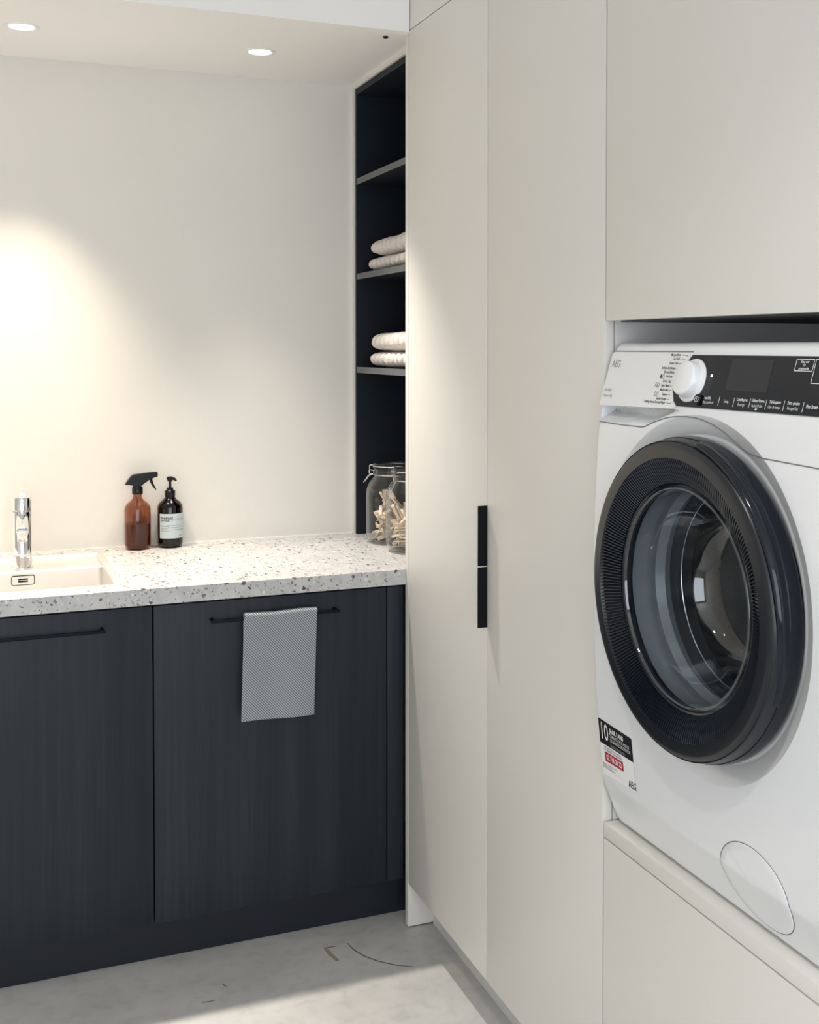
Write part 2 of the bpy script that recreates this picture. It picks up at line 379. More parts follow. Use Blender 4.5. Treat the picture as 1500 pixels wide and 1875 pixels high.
# column around the washing machine
YR = 1.136
u_ = thing('wall_cabinet', 'white cabinet with plain door above the washing machine', 'cabinet', (D, 1.44, 1.547))
link('carcass', box(B(), D + .021, 1.645, YR, Y2 - .0035, 1.549, ZG), CARC, u_)
link('door', box(B(), D, D + .019, YR, Y2 - .0035, 1.547, ZG - .003, .0012), LAMIN, u_, True)
n_ = thing('appliance_housing', 'white niche housing with shelf and dark back around the washing machine', 'cabinet', (D, 1.44, .60))
link('side_panel', box(B(), D + .0235, 1.645, Y2 - .003, Y2 - .0006, .665, 1.549), CARC, n_)
link('back_panel', box(B(), 1.60, 1.645, YR, Y2 - .004, .665, 1.549), DARKBOX, n_)
link('shelf', box(B(), D, 1.645, YR, Y2 - .003, .6375, .6632, .001), LAMIN, n_, True)
link('top_lining', box(B(), D + .03, 1.60, YR, Y2 - .004, 1.545, 1.548), DARKBOX, n_)
d_ = thing('drawer_unit', 'white drawer cabinet under the washing machine', 'cabinet', (D, 1.44, 0))
link('carcass', box(B(), D + .021, 1.645, YR, Y2 - .003, ZB, .6365), CARC, d_)
link('drawer_front', box(B(), D, D + .019, YR, Y2 - .003, ZB, .6343, .0012), LAMIN, d_, True)
link('plinth', box(B(), 1.085, 1.10, YR, Y2, 0, ZB - .001), CARC, d_)

# ---------------------------------------------------------------- dark base cabinets
def base_cab(x0, x1, name, label, hx0, hx1):
    t = thing(name, label, 'cabinet', ((x0 + x1) / 2, YD, 0))
    link('carcass', box(B(), x0 + .001, x1 - .001, YD + .021, YB - .002, .1155, .74), WOOD, t)
    d = link('door', box(B(), x0 + .0017, x1 - .0017, YD, YD + .019, .1155, .882, .001), WOOD, t, True)
    h = B(); hy = YD - .031; hz = .8412
    box(h, hx0, hx1, hy - .0032, hy + .0032, hz - .0055, hz + .0018, .001)
    for xx in (hx0 + .006, hx1 - .006): cyl(h, (xx, YD + .001, hz - .002), (xx, hy, hz - .002), .0045, n=12)
    link('handle', h, BLK, d, True, 'slim black bar handle')
    return t
base_cab(-.2105, .379, 'base_cabinet', 'dark oak base cabinet under the sink with bar handle', -.055, .267)
base_cab(.379, .9700, 'base_cabinet', 'dark oak base cabinet with a grey cloth over its handle', .512, .8345)
base_cab(-.80, -.2105, 'base_cabinet', 'dark oak base cabinet left of the sink, outside the picture', -.70, -.38)
t = link('filler_strip', box(B(), .9710, D - .001, YD, YD + .019, .1155, .882, .0006), WOOD, None, True)
tag(t, 'narrow dark oak filler strip beside the white end panel', 'panel'); recenter(t, (.99, YD, .1155))
t = link('kickboard', box(B(), -2.0, 1.08, 2.834, 2.85, 0, .1145), KICK)
tag(t, 'dark navy kickboard running under the base cabinets', 'kickboard'); recenter(t, (0, 2.834, 0))
t = link('gap_profile', box(B(), -.80, D - .001, YD + .006, YD + .018, .8825, .8895), BLKGAP)
tag(t, 'black shadow gap strip between the oak doors and worktop', 'strip'); recenter(t, (0, YD, .882))

# worktop with a cut-out for the sink
SX0, SX1, SY0, SY1 = -.235, .3155, 2.822, 3.3055
bm = B(); zt, zb = ZW, ZW - .0385
def plate(bm, xs_, ys_, holes):
    """slab on a grid of cuts, leaving out the cells in holes."""
    V = {}
    def vv(i, j, k):
        if (i, j, k) not in V: V[(i, j, k)] = bm.verts.new((xs_[i], ys_[j], (zb, zt)[k]))
        return V[(i, j, k)]
    cells = {(i, j) for i in range(len(xs_) - 1) for j in range(len(ys_) - 1)} - holes
    for i, j in cells:
        bm.faces.new([vv(i, j, 1), vv(i + 1, j, 1), vv(i + 1, j + 1, 1), vv(i, j + 1, 1)])
        bm.faces.new([vv(i, j, 0), vv(i, j + 1, 0), vv(i + 1, j + 1, 0), vv(i + 1, j, 0)])
        for di, dj, a, b_ in ((0, -1, (0, 0), (1, 0)), (1, 0, (1, 0), (1, 1)), (0, 1, (1, 1), (0, 1)), (-1, 0, (0, 1), (0, 0))):
            if (i + di, j + dj) not in cells:
                bm.faces.new([vv(i + a[0], j + a[1], 0), vv(i + b_[0], j + b_[1], 0), vv(i + b_[0], j + b_[1], 1), vv(i + a[0], j + a[1], 1)])
plate(bm, [-2.0, SX0 + .004, SX1 - .004, D - .001, 1.43], [YW, YE + .0222, SY0 + .004, SY1 - .004, YB - .0005], {(1, 2), (3, 0)})
t = link('worktop', bm, TERR); tag(t, 'pale terrazzo worktop with dark speckles running over the base cabinets', 'worktop')

# ---------------------------------------------------------------- sink
snk = thing('sink', 'stainless steel inset sink with overflow at the left end of the worktop', 'sink', (.04, 3.06, ZW))
bm = B(); zr = ZW + .0016
def rectring(bm, a, b_, za, zb_):
    """quad ring between two rectangles (x0,x1,y0,y1) at heights za, zb_."""
    A = [bm.verts.new((a[i], a[j], za)) for i, j in ((0, 2), (1, 2), (1, 3), (0, 3))]; Q = [bm.verts.new((b_[i], b_[j], zb_)) for i, j in ((0, 2), (1, 2), (1, 3), (0, 3))]
    for i in range(4): bm.faces.new((A[i], A[(i + 1) % 4], Q[(i + 1) % 4], Q[i]))
    return Q
o1 = (SX0, SX1, SY0, SY1); i1 = (SX0 + .016, SX1 - .0165, SY0 + .011, SY1 - .0165)
rectring(bm, (o1[0] , o1[1] , o1[2], o1[3] ), (o1[0] + .0015, o1[1] - .0015, o1[2] + .0015, o1[3] - .0015), ZW - .001, zr)
rectring(bm, (o1[0] + .0015, o1[1] - .0015, o1[2] + .0015, o1[3] - .0015), i1, zr, zr)
i2 = (i1[0] + .002, i1[1] - .002, i1[2] + .002, i1[3] - .002)
rectring(bm, i1, i2, zr, zr - .003)
link('rim', bm, STEEL, snk)
bm = B()
LZ = ZW - .010; LY = 3.153
A = (i2[0], i2[1], i2[2], i2[3])
# ledge at the back, step down, bowl walls with rounded floor
v = lambda x, y, z: bm.verts.new((x, y, z))
x0, x1, y0, y1 = A
def quad(*p): bm.faces.new([v(*q) for q in p])
quad((x0, y1, zr - .003), (x1, y1, zr - .003), (x1, y1, LZ), (x0, y1, LZ))
quad((x0, y1, LZ), (x1, y1, LZ), (x1, LY + .006, LZ), (x0, LY + .006, LZ))
for k in range(4):
    a0_, a1_ = k * PI / 8, (k + 1) * PI / 8
    quad((x0, LY + .006 - .006 * math.sin(a0_), LZ - .006 + .006 * math.cos(a0_)), (x1, LY + .006 - .006 * math.sin(a0_), LZ - .006 + .006 * math.cos(a0_)), (x1, LY + .006 - .006 * math.sin(a1_), LZ - .006 + .006 * math.cos(a1_)), (x0, LY + .006 - .006 * math.sin(a1_), LZ - .006 + .006 * math.cos(a1_)))
BZ = ZW - .185
quad((x1, y1, zr - .003), (x1, LY, zr - .003), (x1, LY, LZ), (x1, y1, LZ)); quad((x0, LY, zr - .003), (x0, y1, zr - .003), (x0, y1, LZ), (x0, LY, LZ))
link('ledge', bm, STEEL, snk)
bm = B()
bmesh.ops.create_cube(bm, size=1)
for q in bm.verts: q.co = Vector(((x0 + x1) / 2 + q.co.x * (x1 - x0), (y0 + LY) / 2 + q.co.y * (LY - y0), (BZ + LZ - .006) / 2 + q.co.z * (LZ - .006 - BZ)))
top = [f for f in bm.faces if f.normal.z > .9 or all(q.co.z > ZW - .03 for q in f.verts)]
bmesh.ops.delete(bm, geom=top, context='FACES')
es = [e for e in bm.edges if not e.is_boundary]
bmesh.ops.bevel(bm, geom=es, offset=.012, segments=4, profile=.5, affect='EDGES')
for q in bm.verts:
    if q.co.z > LZ - .0061: q.co.z = LZ - .006
def quad(*p): bm.faces.new([bm.verts.new(q) for q in p])
for xx in (x0, x1): quad((xx, y0, LZ - .006), (xx, LY + .006, LZ - .006), (xx, LY + .006, zr - .003), (xx, y0, zr - .003))
quad((x0, y0, LZ - .006), (x1, y0, LZ - .006), (x1, y0, zr - .003), (x0, y0, zr - .003))
link('bowl', bm, STEEL, snk, True)
bm = B(); oy = LY - .0015; oz = .8935; oxc = .1005; ow, oh, rr_ = .0275, .0115, .004
pts = []
for (sx, sz, a) in ((1, 1, 0), (-1, 1, 90), (-1, -1, 180), (1, -1, 270)):
    for k in range(4):
        an = math.radians(a + k * 30); pts.append((oxc + sx * (ow - rr_) + rr_ * math.cos(an), oy, oz + sz * (oh - rr_) + rr_ * math.sin(an)))
tube(bm, pts, .0014, 6, True); ov = link('overflow_seal', bm, PLBLK, snk, True)
bm = B(); prism(bm, [(p[0], oy + .001, p[2]) for p in pts], (0, -.002, 0)); ovp = link('overflow_plate', bm, STEEL, snk)
bm = B(); box(bm, oxc - .012, oxc + .012, oy - .0017, oy - .0005, oz - .0045, oz - .0005); box(bm, oxc - .012, oxc + .012, oy - .0017, oy - .0005, oz + .001, oz + .0045); link('overflow_slot', bm, PLBLK, ovp)
link('drain', cyl(B(), (.04, 2.99, BZ), (.04, 2.99, BZ + .003), .045, n=32), CHROME, snk, True)

# ---------------------------------------------------------------- faucet
FX, FY = .1008, 3.200
fa = thing('faucet', 'polished chrome single-lever mixer tap standing behind the sink bowl', 'faucet', (FX, FY, LZ))
bm = lathe(B(), [(0, 0), (.027, 0), (.027, .003), (.0238, .004), (.0238, .148), (.0232, .149)], (FX, FY, LZ), n=48); link('body', bm, CHROME, fa, True)
bm = lathe(B(), [(.0228, .0), (.0238, .0012), (.0238, .0345), (.0225, .0365), (0, .037)], (FX, FY, LZ + .1495), n=48); hd = link('control_cap', bm, CHROME, fa, True)
dirc = Vector((-FX * .9, -FY, 0)).normalized()
p0 = Vector((FX, FY, LZ + .187)); 
bm = B(); tube(bm, [p0 + dirc * -.004 + Vector((0, 0, -.008)), p0 + dirc * .004 + Vector((0, 0, .002)), p0 + dirc * .03 + Vector((0, 0, .006)), p0 + dirc * .055 + Vector((0, 0, .010))], [.0075, .0068, .0062, .0068], 14); link('lever', bm, CHROME, fa, True)
sp0 = Vector((FX, FY, LZ + .140)) + dirc * .015; sp1 = Vector((FX, FY, LZ + .118)) + dirc * .165
bm = B(); cyl(bm, sp0, sp1, .0150, n=32, bev=.0015); sp = link('spout', bm, CHROME, fa, True)
bm = B(); q = sp1 - dirc * .018; cyl(bm, q, q + Vector((0, 0, -.026)), .0125, n=24, bev=.001); link('aerator', bm, CHROME, sp, True)

# ---------------------------------------------------------------- recessed lamps and ceiling dot
for i, (x, y, p, c, a) in enumerate(DL):
    lab = ['round recessed downlight over the right of the worktop, nearer the tall white cabinets', 'round recessed downlight above the sink, glowing warm white, at the top left', 'round recessed downlight outside the picture, first left of the sink', 'round recessed downlight outside the picture, farthest left'][i]
    t = thing('downlight', lab, 'lamp', (x, y, ZS), 'recessed downlights in the dropped ceiling')
    link('ring', lathe(B(), [(.0425, 0), (.0425, -.0012), (.040, -.0024), (.034, -.0022), (.031, -.001), (.030, -.0002)], (x, y, ZS), n=48), MWHITE2, t, True)
    link('lens', lathe(B(), [(.0, -.0004), (.030, -.0004)], (x, y, ZS), n=32), GLOW, t)
t = link('ceiling_sensor', lathe(B(), [(0, -.003), (.006, -.003), (.008, -.001), (.008, 0)], (.973, 2.792, ZS), n=20), PLBLK, None, True)
tag(t, 'tiny round black sensor dot in the dropped ceiling near the end panel', 'sensor'); recenter(t, (.973, 2.792, ZS))

# ---------------------------------------------------------------- open shelf unit
sh = thing('open_shelf_unit', 'dark oak open shelf unit in the corner standing on the worktop', 'shelf', (XS + .17, 3.05, ZW))
X2 = XS + .35; yA, yL = YE + .024, 3.3445
link('side_panel', box(B(), XS, X2, yL - .012, yL, ZW + .0005, ZS - .0125, .0008), SHELFW, sh)
link('side_panel', box(B(), XS, X2, yA, yA + .012, ZW + .0005, ZS - .0125, .0008), SHELFW, sh)
link('back_panel', box(B(), X2, X2 + .01, yA, yL, ZW + .0005, ZS - .0125), SHELFW, sh)
link('top_panel', box(B(), XS, X2, yA + .012, yL - .012, ZS - .0315, ZS - .0125, .0008), SHELFW, sh)
for z0, z1 in ((1.9945, 2.0125), (1.7065, 1.7242), (1.4225, 1.4405)):
    q_ = link('shelf', box(B(), XS + .0025, X2, yA + .012, yL - .012, z0, z1, .0005), SHELFW, sh)
    link('lit_edge', box(B(), XS + .0005, XS + .0025, yA + .012, yL - .012, z0, z1), EDGE, q_, False, 'grey strip painting the light on the shelf edge')  # added strip, its grey stands for light falling on the edge

# ---------------------------------------------------------------- folded towels
def towel(z0, th, y_end, seed, label, x0=1.078, amp=.0105, lift=0.0):
    bm = B(); NU, NV = 230, 72; L = y_end - 2.80; dep = .235; hz = th / 2; rings = []
    for i in range(NU + 1):
        s = i / NU
        y = y_end - L * (s ** 1.15)
        e = min((y_end - y), .9 * hz * 1.35) / (hz * 1.2); e = min(e, 1); cap = math.sqrt(max(0, 1 - (1 - e) ** 2)) * .98 + .02
        ring = []
        for j in range(NV):
            a = 2 * PI * j / NV; ca, sa = math.cos(a), math.sin(a)
            ex = 2 / 5.0
            lx = math.copysign(abs(ca) ** ex, ca) * (dep / 2 - .012 * (1 - cap)); lz = math.copysign(abs(sa) ** (2 / 2.6), sa) * hz * cap
            yy = y - 9.0 * lz * lz + .22 * lz * math.sin(y * 19 + seed)
            tt = yy / .041 + .28 * noise.noise((y * 9, seed * 3.1, lz * 20)) + seed * .3
            fr_ = abs(tt - round(tt))
            wv = 1 - math.exp(-(fr_ / .15) ** 2)
            front = max(0, -ca) ** .5 * .8 + .2
            nz = noise.noise((lx * 260, y * 260, lz * 260 + seed)) * .0009 + noise.noise((y * 30, lz * 60 + seed, 3)) * .0016
            d = amp * (wv - 1) * front * cap + nz
            nrm = Vector((ca, 0, sa)).normalized()
            bump = lift * math.exp(-((y - 2.93) / .07) ** 2)
            ring.append(bm.verts.new((x0 + dep / 2 + lx + nrm.x * d, y, z0 + hz + lz * (1 - .04 * math.sin(y * 31 + seed)) + nrm.z * d + bump * (.5 + .5 * sa))))
        rings.append(ring)
    for A_, Q in zip(rings, rings[1:]):
        for j in range(NV): bm.faces.new((A_[j], A_[(j + 1) % NV], Q[(j + 1) % NV], Q[j]))
    bm.faces.new(rings[0]); bm.faces.new(rings[-1][::-1])
    o = link('folded_towel', bm, TERRY, None, 'all'); tag(o, label, 'towel', 'folded towels on the dark shelves'); recenter(o, (x0 + .1, 3.05, z0)); return o
towel(1.7245, .044, 3.262, 1, 'lower folded beige ribbed towel on the middle dark shelf')
towel(1.7688, .052, 3.243, 2, 'upper folded beige ribbed towel on the middle dark shelf', lift=.006)
towel(1.4408, .048, 3.249, 3, 'lower folded beige ribbed towel on the lowest dark shelf')
towel(1.4890, .055, 3.238, 4, 'upper folded beige ribbed towel on the lowest dark shelf')

# ---------------------------------------------------------------- swing-top jars with clothes pegs
def jar(x, y, label, sc=1.0, ang=0.0):
    t = thing('storage_jar', label, 'jar', (x, y, ZW), 'swing-top glass jars in the shelf corner')
    z = ZW
    out = [(0, .004), (.050, .002), (.062, .0015), (.072, .010), (.0765, .028), (.077, .14), (.075, .158), (.068, .176), (.056, .192), (.0535, .198), (.0535, .203), (.057, .2045), (.057, .2085), (.0535, .210), (.0535, .2165)]
    inn = [(.050, .2165), (.050, .198), (.053, .188), (.064, .173), (.0715, .156), (.0735, .14), (.073, .028), (.069, .014), (.06, .008), (0, .009)]
    link('glass_body', lathe(B(), [(a * sc, h * sc) for a, h in out + inn], (x, y, z), n=56), JARG, t, True)
    link('seal_ring', lathe(B(), [(.0505 * sc, .2168 * sc), (.056 * sc, .2168 * sc), (.056 * sc, .2192 * sc), (.0505 * sc, .2192 * sc)], (x, y, z), n=48), JARG, t, True)
    ld = link('lid', lathe(B(), [(0, .2225), (.048, .2205), (.0565, .2195), (.0575, .2225), (.0575, .229), (.055, .232), (.044, .2325), (.040, .229), (0, .229)][0:0] + [(0, .2215 * sc), (.052 * sc, .2195 * sc), (.0572 * sc, .2205 * sc), (.0575 * sc, .229 * sc), (.054 * sc, .2335 * sc), (.046 * sc, .2335 * sc), (.042 * sc, .230 * sc), (0, .2295 * sc)], (x, y, z), n=48), JARG, t, True)
    # wire bail: neck ring, lid ring, side link and swing lever, on the side facing left/back
    bm = B(); R_ = .0555 * sc
    circ_ = lambda rad, zz: [(x + rad * math.cos(2 * PI * k / 40), y + rad * math.sin(2 * PI * k / 40), z + zz * sc) for k in range(40)]
    tube(bm, circ_(R_, .200), .0013, 6, True); tube(bm, circ_(.0585 * sc, .2255), .0013, 6, True)
    dv = Vector((math.cos(ang), math.sin(ang), 0)); pv = Vector((-dv.y, dv.x, 0)); c0 = Vector((x, y, z))
    P = lambda rr, zz, o_=0: c0 + dv * rr * sc + pv * o_ + Vector((0, 0, zz * sc))
    tube(bm, [P(.0575, .2255), P(.066, .2255), P(.068, .224), P(.068, .205), P(.067, .198)], .0015, 6)
    tube(bm, [P(.056, .210), P(.066, .211), P(.070, .207), P(.068, .200), P(.058, .199)], .0015, 6)
    tube(bm, [P(.060, .197, -.009), P(.069, .197, -.009), P(.084, .176, -.010), P(.0855, .174, 0), P(.084, .176, .010), P(.069, .197, .009), P(.060, .197, .009)], .0015, 6)
    link('wire_clasp', bm, WIRE, t, True)
    return t
J1 = (1.122, 3.160); J2 = (1.127, 3.002)
jar(*J1, 'swing-top glass jar of wooden pegs, farther one with its wire clasp showing', 1.0, math.radians(150))
jar(*J2, 'swing-top glass jar of wooden pegs, nearer one half hidden by the end panel', 1.0, math.radians(200))

def peg_mesh():
    bm = B()
    for s in (-1, 1):
        prof = [(-.036, .0010 * s), (-.036, .0040 * s), (-.012, .0050 * s), (.036, .0088 * s), (.036, .0060 * s), (-.004, .0014 * s)]
        prism(bm, [(a, b_, -.0048) for a, b_ in prof], (0, 0, .0096))
    tube(bm, [(-.008 + .0035 * math.cos(k * .9), .0035 * math.sin(k * .9), -.0055 + .011 * k / 16) for k in range(17)], .0007, 4)
    me = bpy.data.meshes.new('clothes_peg'); bmesh.ops.recalc_face_normals(bm, faces=bm.faces[:]); bm.to_mesh(me); bm.free(); me.materials.append(PEGW); return me
PM = peg_mesh()
def fill(jx, jy, n, zmax, label, group, seed):
    rnd = random.Random(seed)
    for k in range(n):
        lay = k / n
        hgt = .020 + (zmax - .045) * lay
        for _ in range(60):
            rad = .046 * math.sqrt(rnd.random()); ph = rnd.random() * 2 * PI; tilt = rnd.uniform(-.45, .45) if lay < .8 else rnd.uniform(-1.1, 1.1)
            d = Vector((math.cos(rnd.random() * 2 * PI) * math.cos(tilt), math.sin(rnd.random() * 2 * PI) * math.cos(tilt), math.sin(tilt))).normalized()
            c = Vector((jx + rad * math.cos(ph), jy + rad * math.sin(ph), ZW + hgt + abs(d.z) * .02))
            ok = True
            for e in (-.037, .037):
                q = c + d * e
                if math.hypot(q.x - jx, q.y - jy) > .064 or q.z < ZW + .016: ok = False
            if ok: break
        o = bpy.data.objects.new('clothes_peg', PM); C.objects.link(o); o.location = c if ok else Vector((jx, jy, ZW + hgt))
        qd = d.to_track_quat('X', 'Z'); o.rotation_mode = 'QUATERNION'
        from mathutils import Quaternion
        o.rotation_quaternion = qd @ Quaternion((1, 0, 0), rnd.random() * 6.28)
        tag(o, label, 'peg', group)
fill(*J1, 50, .132, 'wooden clothes peg in the farther swing-top jar', 'pegs in the farther jar', 3)
fill(*J2, 46, .12, 'wooden clothes peg in the nearer swing-top jar', 'pegs in the nearer jar', 5)

# ---------------------------------------------------------------- bottles
def bottle_prof(R):
    return [(0, .003), (.020, .0015), (R - .008, .0012), (R - .002, .006), (R, .014), (R, .112), (R - .0015, .120), (R - .007, .1285), (R - .016, .1355), (.0150, .1415), (.0125, .147), (.0122, .158)]
BX, BY = .4125, 3.3205
sb = thing('spray_bottle', 'amber plastic spray bottle with black trigger head on the worktop by the wall', 'bottle', (BX, BY, ZW))
link('bottle_body', lathe(B(), bottle_prof(.0366), (BX, BY, ZW), n=48), AMBER, sb, True)
link('liquid', lathe(B(), [(0, .004), (.027, .004), (.0345, .012), (.0352, .072), (0, .072)], (BX, BY, ZW), n=40), AMBER, sb, True)
bm = B(); tube(bm, [(BX - .001, BY, ZW + .155), (BX - .002, BY - .003, ZW + .10), (BX - .008, BY - .006, ZW + .06), (BX - .019, BY - .010, ZW + .016)], .0024, 8); link('dip_tube', bm, TUBE, sb, True)
bm = B(); lathe(bm, [(0, .1555), (.0145, .1555), (.0150, .157), (.0150, .1735), (.0135, .1755), (.011, .1760), (.011, .1795), (0, .1795)], (BX, BY, ZW), n=32)
link('collar', bm, PLBLK, sb, True)
s_ = .1431e-3
def hp(a, b_): return (BX + (a - 450) * s_, BY, ZW + .0015 + (1690 - b_) * s_)
head = [hp(*q) for q in ((205, 420), (262, 335), (318, 262), (345, 235), (375, 222), (740, 186), (822, 188), (832, 200), (832, 288), (722, 300), (700, 330), (640, 345), (575, 385), (530, 440), (505, 470), (372, 470), (358, 424))]
bm = B(); prism(bm, [(p[0], p[1] - .0095, p[2]) for p in head], (0, .019, 0))
bmesh.ops.bevel(bm, geom=[e for e in bm.edges if abs((e.verts[0].co - e.verts[1].co).y) < 1e-5], offset=.0022, segments=3, affect='EDGES')
th = link('trigger_head', bm, PLBLK, sb, True)
bm = B(); cyl(bm, hp(826, 240), hp(842, 240), .0062, n=8); link('nozzle', bm, PLBLK, th, True)
bm = B(); pts = [hp(*q) for q in ((705, 318), (722, 380), (748, 445), (785, 505), (812, 545))]
tube(bm, pts, [.0046, .0040, .0034, .0024, .0012], 10); link('trigger', bm, PLBLK, th, True)

PX, PY = .5035, 3.3205
pb = thing('pump_bottle', 'dark brown pump bottle with pale blue label beside the spray bottle', 'bottle', (PX, PY, ZW))
link('bottle_body', lathe(B(), bottle_prof(.0358), (PX, PY, ZW), n=48), AMBERD, pb, True)
link('liquid', lathe(B(), [(0, .004), (.027, .004), (.0338, .012), (.0344, .108), (.030, .118), (0, .118)], (PX, PY, ZW), n=40), LIQ, pb, True)
pm = link('pump', lathe(B(), [(0, .1445), (.0143, .1445), (.0148, .146), (.0148, .161), (.0135, .1625), (.0092, .163), (.0092, .1685), (.0085, .1695), (.0040, .170), (.0036, .188), (0, .188)], (PX, PY, ZW), n=32), PLBLK, pb, True)
bm = B(); lathe(bm, [(0, .187), (.0060, .1872), (.0070, .1895), (.0100, .196), (.0098, .1995), (.006, .2015), (0, .202)], (PX, PY, ZW), n=28)
tube(bm, [(PX, PY, ZW + .1965), (PX + .004, PY - .008, ZW + .197), (PX + .0105, PY - .022, ZW + .1955), (PX + .0125, PY - .027, ZW + .192)], [.0055, .0050, .0038, .0030], 10)
link('spout', bm, PLBLK, pm, True)
cdir = math.atan2(-PY, -PX)   # towards the room
def lab(al, zz, off=.0003):   # al: angle to the right of the viewer-facing point
    a = cdir + al; return Vector((PX + (.0358 + off) * math.cos(a), PY + (.0358 + off) * math.sin(a), ZW + zz))
bm = B(); n = 28; A0, A1, Z0, Z1 = math.radians(-52), math.radians(95), .0286, .0985
vs = [[bm.verts.new(lab(A0 + (A1 - A0) * i / n, z_, .0004)) for z_ in (Z0, Z1)] for i in range(n + 1)]
for A_, Q in zip(vs, vs[1:]): bm.faces.new((A_[0], Q[0], Q[1], A_[1]))
lb = link('label', bm, PAPER, pb, True)
def wrap_text(bm, txt, al0, zz, size, xs=1.0, bold=0):
    t2 = bmesh.new(); text_bm(t2, txt, (0, 0, 0), (1, 0, 0), (0, 0, 1), size, 'LEFT', xs, bold)
    mp_ = {q: bm.verts.new(lab(al0 + q.co.x / .0358, zz + q.co.z, .0007)) for q in t2.verts}
    for f_ in t2.faces:
        try: bm.faces.new([mp_[q] for q in f_.verts])
        except ValueError: pass
    t2.free()
bm = B(); a_ = math.radians(-46)
wrap_text(bm, 'meraki', a_, .0868, .0125, 1.05, .0003); wrap_text(bm, 'BODY WASH', a_, .0785, .0045, 1, .0002)
wrap_text(bm, 'COTTON HAZE', a_, .0630, .0035); wrap_text(bm, 'VEGAN  490 ml', a_, .0565, .0035); wrap_text(bm, 'Made in Denmark', a_, .0500, .0035)
wrap_text(bm, 'skincare', math.radians(42), .036, .0045)
for zz, b0, b1 in ((.0835, 0, 80), (.0800, 35, 80), (.0655, -20, 78), (.0595, -10, 78), (.053, -10, 78), (.0510, 40, 78)):
    k0, k1 = math.radians(b0), math.radians(b1); q = [lab(k0 + (k1 - k0) * i / 10, zz, .0007) for i in range(11)]; q2 = [p + Vector((0, 0, .0005)) for p in q]
    for i in range(10): bm.faces.new([bm.verts.new(p) for p in (q[i], q[i + 1], q2[i + 1], q2[i])])
link('lettering', bm, INKB, lb)

# ---------------------------------------------------------------- grey cloth over the handle
bm = B(); hz = .8412; hy = YD - .031; NX = 60
path = []
for k in range(18): path.append((hy + .0105, .775 + (hz - .775) * k / 18, 1))         # back flap, upwards
for k in range(9): a = PI * k / 8; path.append((hy + .0105 * math.cos(a), hz + .0045 + .0075 * math.sin(a), 0))
for k in range(1, 61): path.append((hy - .0105, hz + .0045 - (hz + .0045 - .592) * k / 60, -1))
rows = []
for (py, pz, sd) in path:
    row = []
    for i in range(NX + 1):
        s = i / NX; dn = (hz - pz)
        xl, xr = .5885, .7715
        if sd >= 0: xl += .003; xr += .0015
        x = xl + (xr - xl) * s - max(0, dn) * (.035 if sd < 0 else 0) - (1 - s) * 0 
        yy = py + (-.004 * math.sin(s * 9 + 1) * min(1, max(0, dn) / .1) * .6 + (-.006 * max(0, dn) / .25 if sd < 0 else 0))
        zz = pz + .0012 * math.sin(s * 7 + 2) + (.0025 * math.sin(s * 5 + .5) if pz < .60 else 0) + (.004 * (s - .5) * (1 if sd < 0 else 0) * max(0, -dn + .0) * 0)
        row.append(bm.verts.new((x, yy, zz)))
    rows.append(row)
for A_, Q in zip(rows, rows[1:]):
    for i in range(NX): bm.faces.new((A_[i], A_[i + 1], Q[i + 1], Q[i]))
cl = link('cleaning_cloth', bm, TWILL, None, 'all'); tag(cl, 'grey diagonal-weave cloth hanging over the cabinet bar handle', 'cloth'); recenter(cl, (.68, hy, hz))
md = cl.modifiers.new('thick', 'SOLIDIFY'); md.thickness = .0022; md.offset = 0

# ---------------------------------------------------------------- washing machine
ZT = [.655, .668, .672, .747, .858, .96, 1.107, 1.20, 1.31, 1.383, 1.40, 1.449, 1.487, 1.4965, 1.503, 1.510]
XT = [1.048, 1.040, 1.036, 1.0055, .9945, .988, .985, .9865, .991, .9965, .9995, 1.0141, 1.0255, 1.0288, 1.033, 1.045]
def Xf(z):
    if z <= ZT[0]: return XT[0]
    if z >= ZT[-1]: return XT[-1]
    for i in range(len(ZT) - 1):
        if ZT[i] <= z <= ZT[i + 1]:
            h = ZT[i + 1] - ZT[i]; t_ = (z - ZT[i]) / h
            def sl(k):
                if k == 0 or k == len(ZT) - 1: kk = max(0, min(k, len(ZT) - 2)); return (XT[kk + 1] - XT[kk]) / (ZT[kk + 1] - ZT[kk])
                return (XT[k + 1] - XT[k - 1]) / (ZT[k + 1] - ZT[k - 1])
            if (ZT[i] >= 1.40 and ZT[i + 1] <= 1.4965) or ZT[i] in (.672, .747): return XT[i] + (XT[i + 1] - XT[i]) * t_
            m0, m1 = sl(i) * h, sl(i + 1) * h
            return (2 * t_**3 - 3 * t_**2 + 1) * XT[i] + (t_**3 - 2 * t_**2 + t_) * m0 + (-2 * t_**3 + 3 * t_**2) * XT[i + 1] + (t_**3 - t_**2) * m1
YL_, YR_ = 1.741, 1.144; MC = 1.4415; MZ = 1.127
ZM0, ZM1 = .670, 1.5075
wm = thing('washing_machine', 'white front-loading washing machine with black round door in the cabinet niche', 'washing machine', (1.3, 1.4425, .6635))
def sstep(a, b_, x):
    t_ = max(0, min(1, (x - a) / (b_ - a))); return t_ * t_ * (3 - 2 * t_)
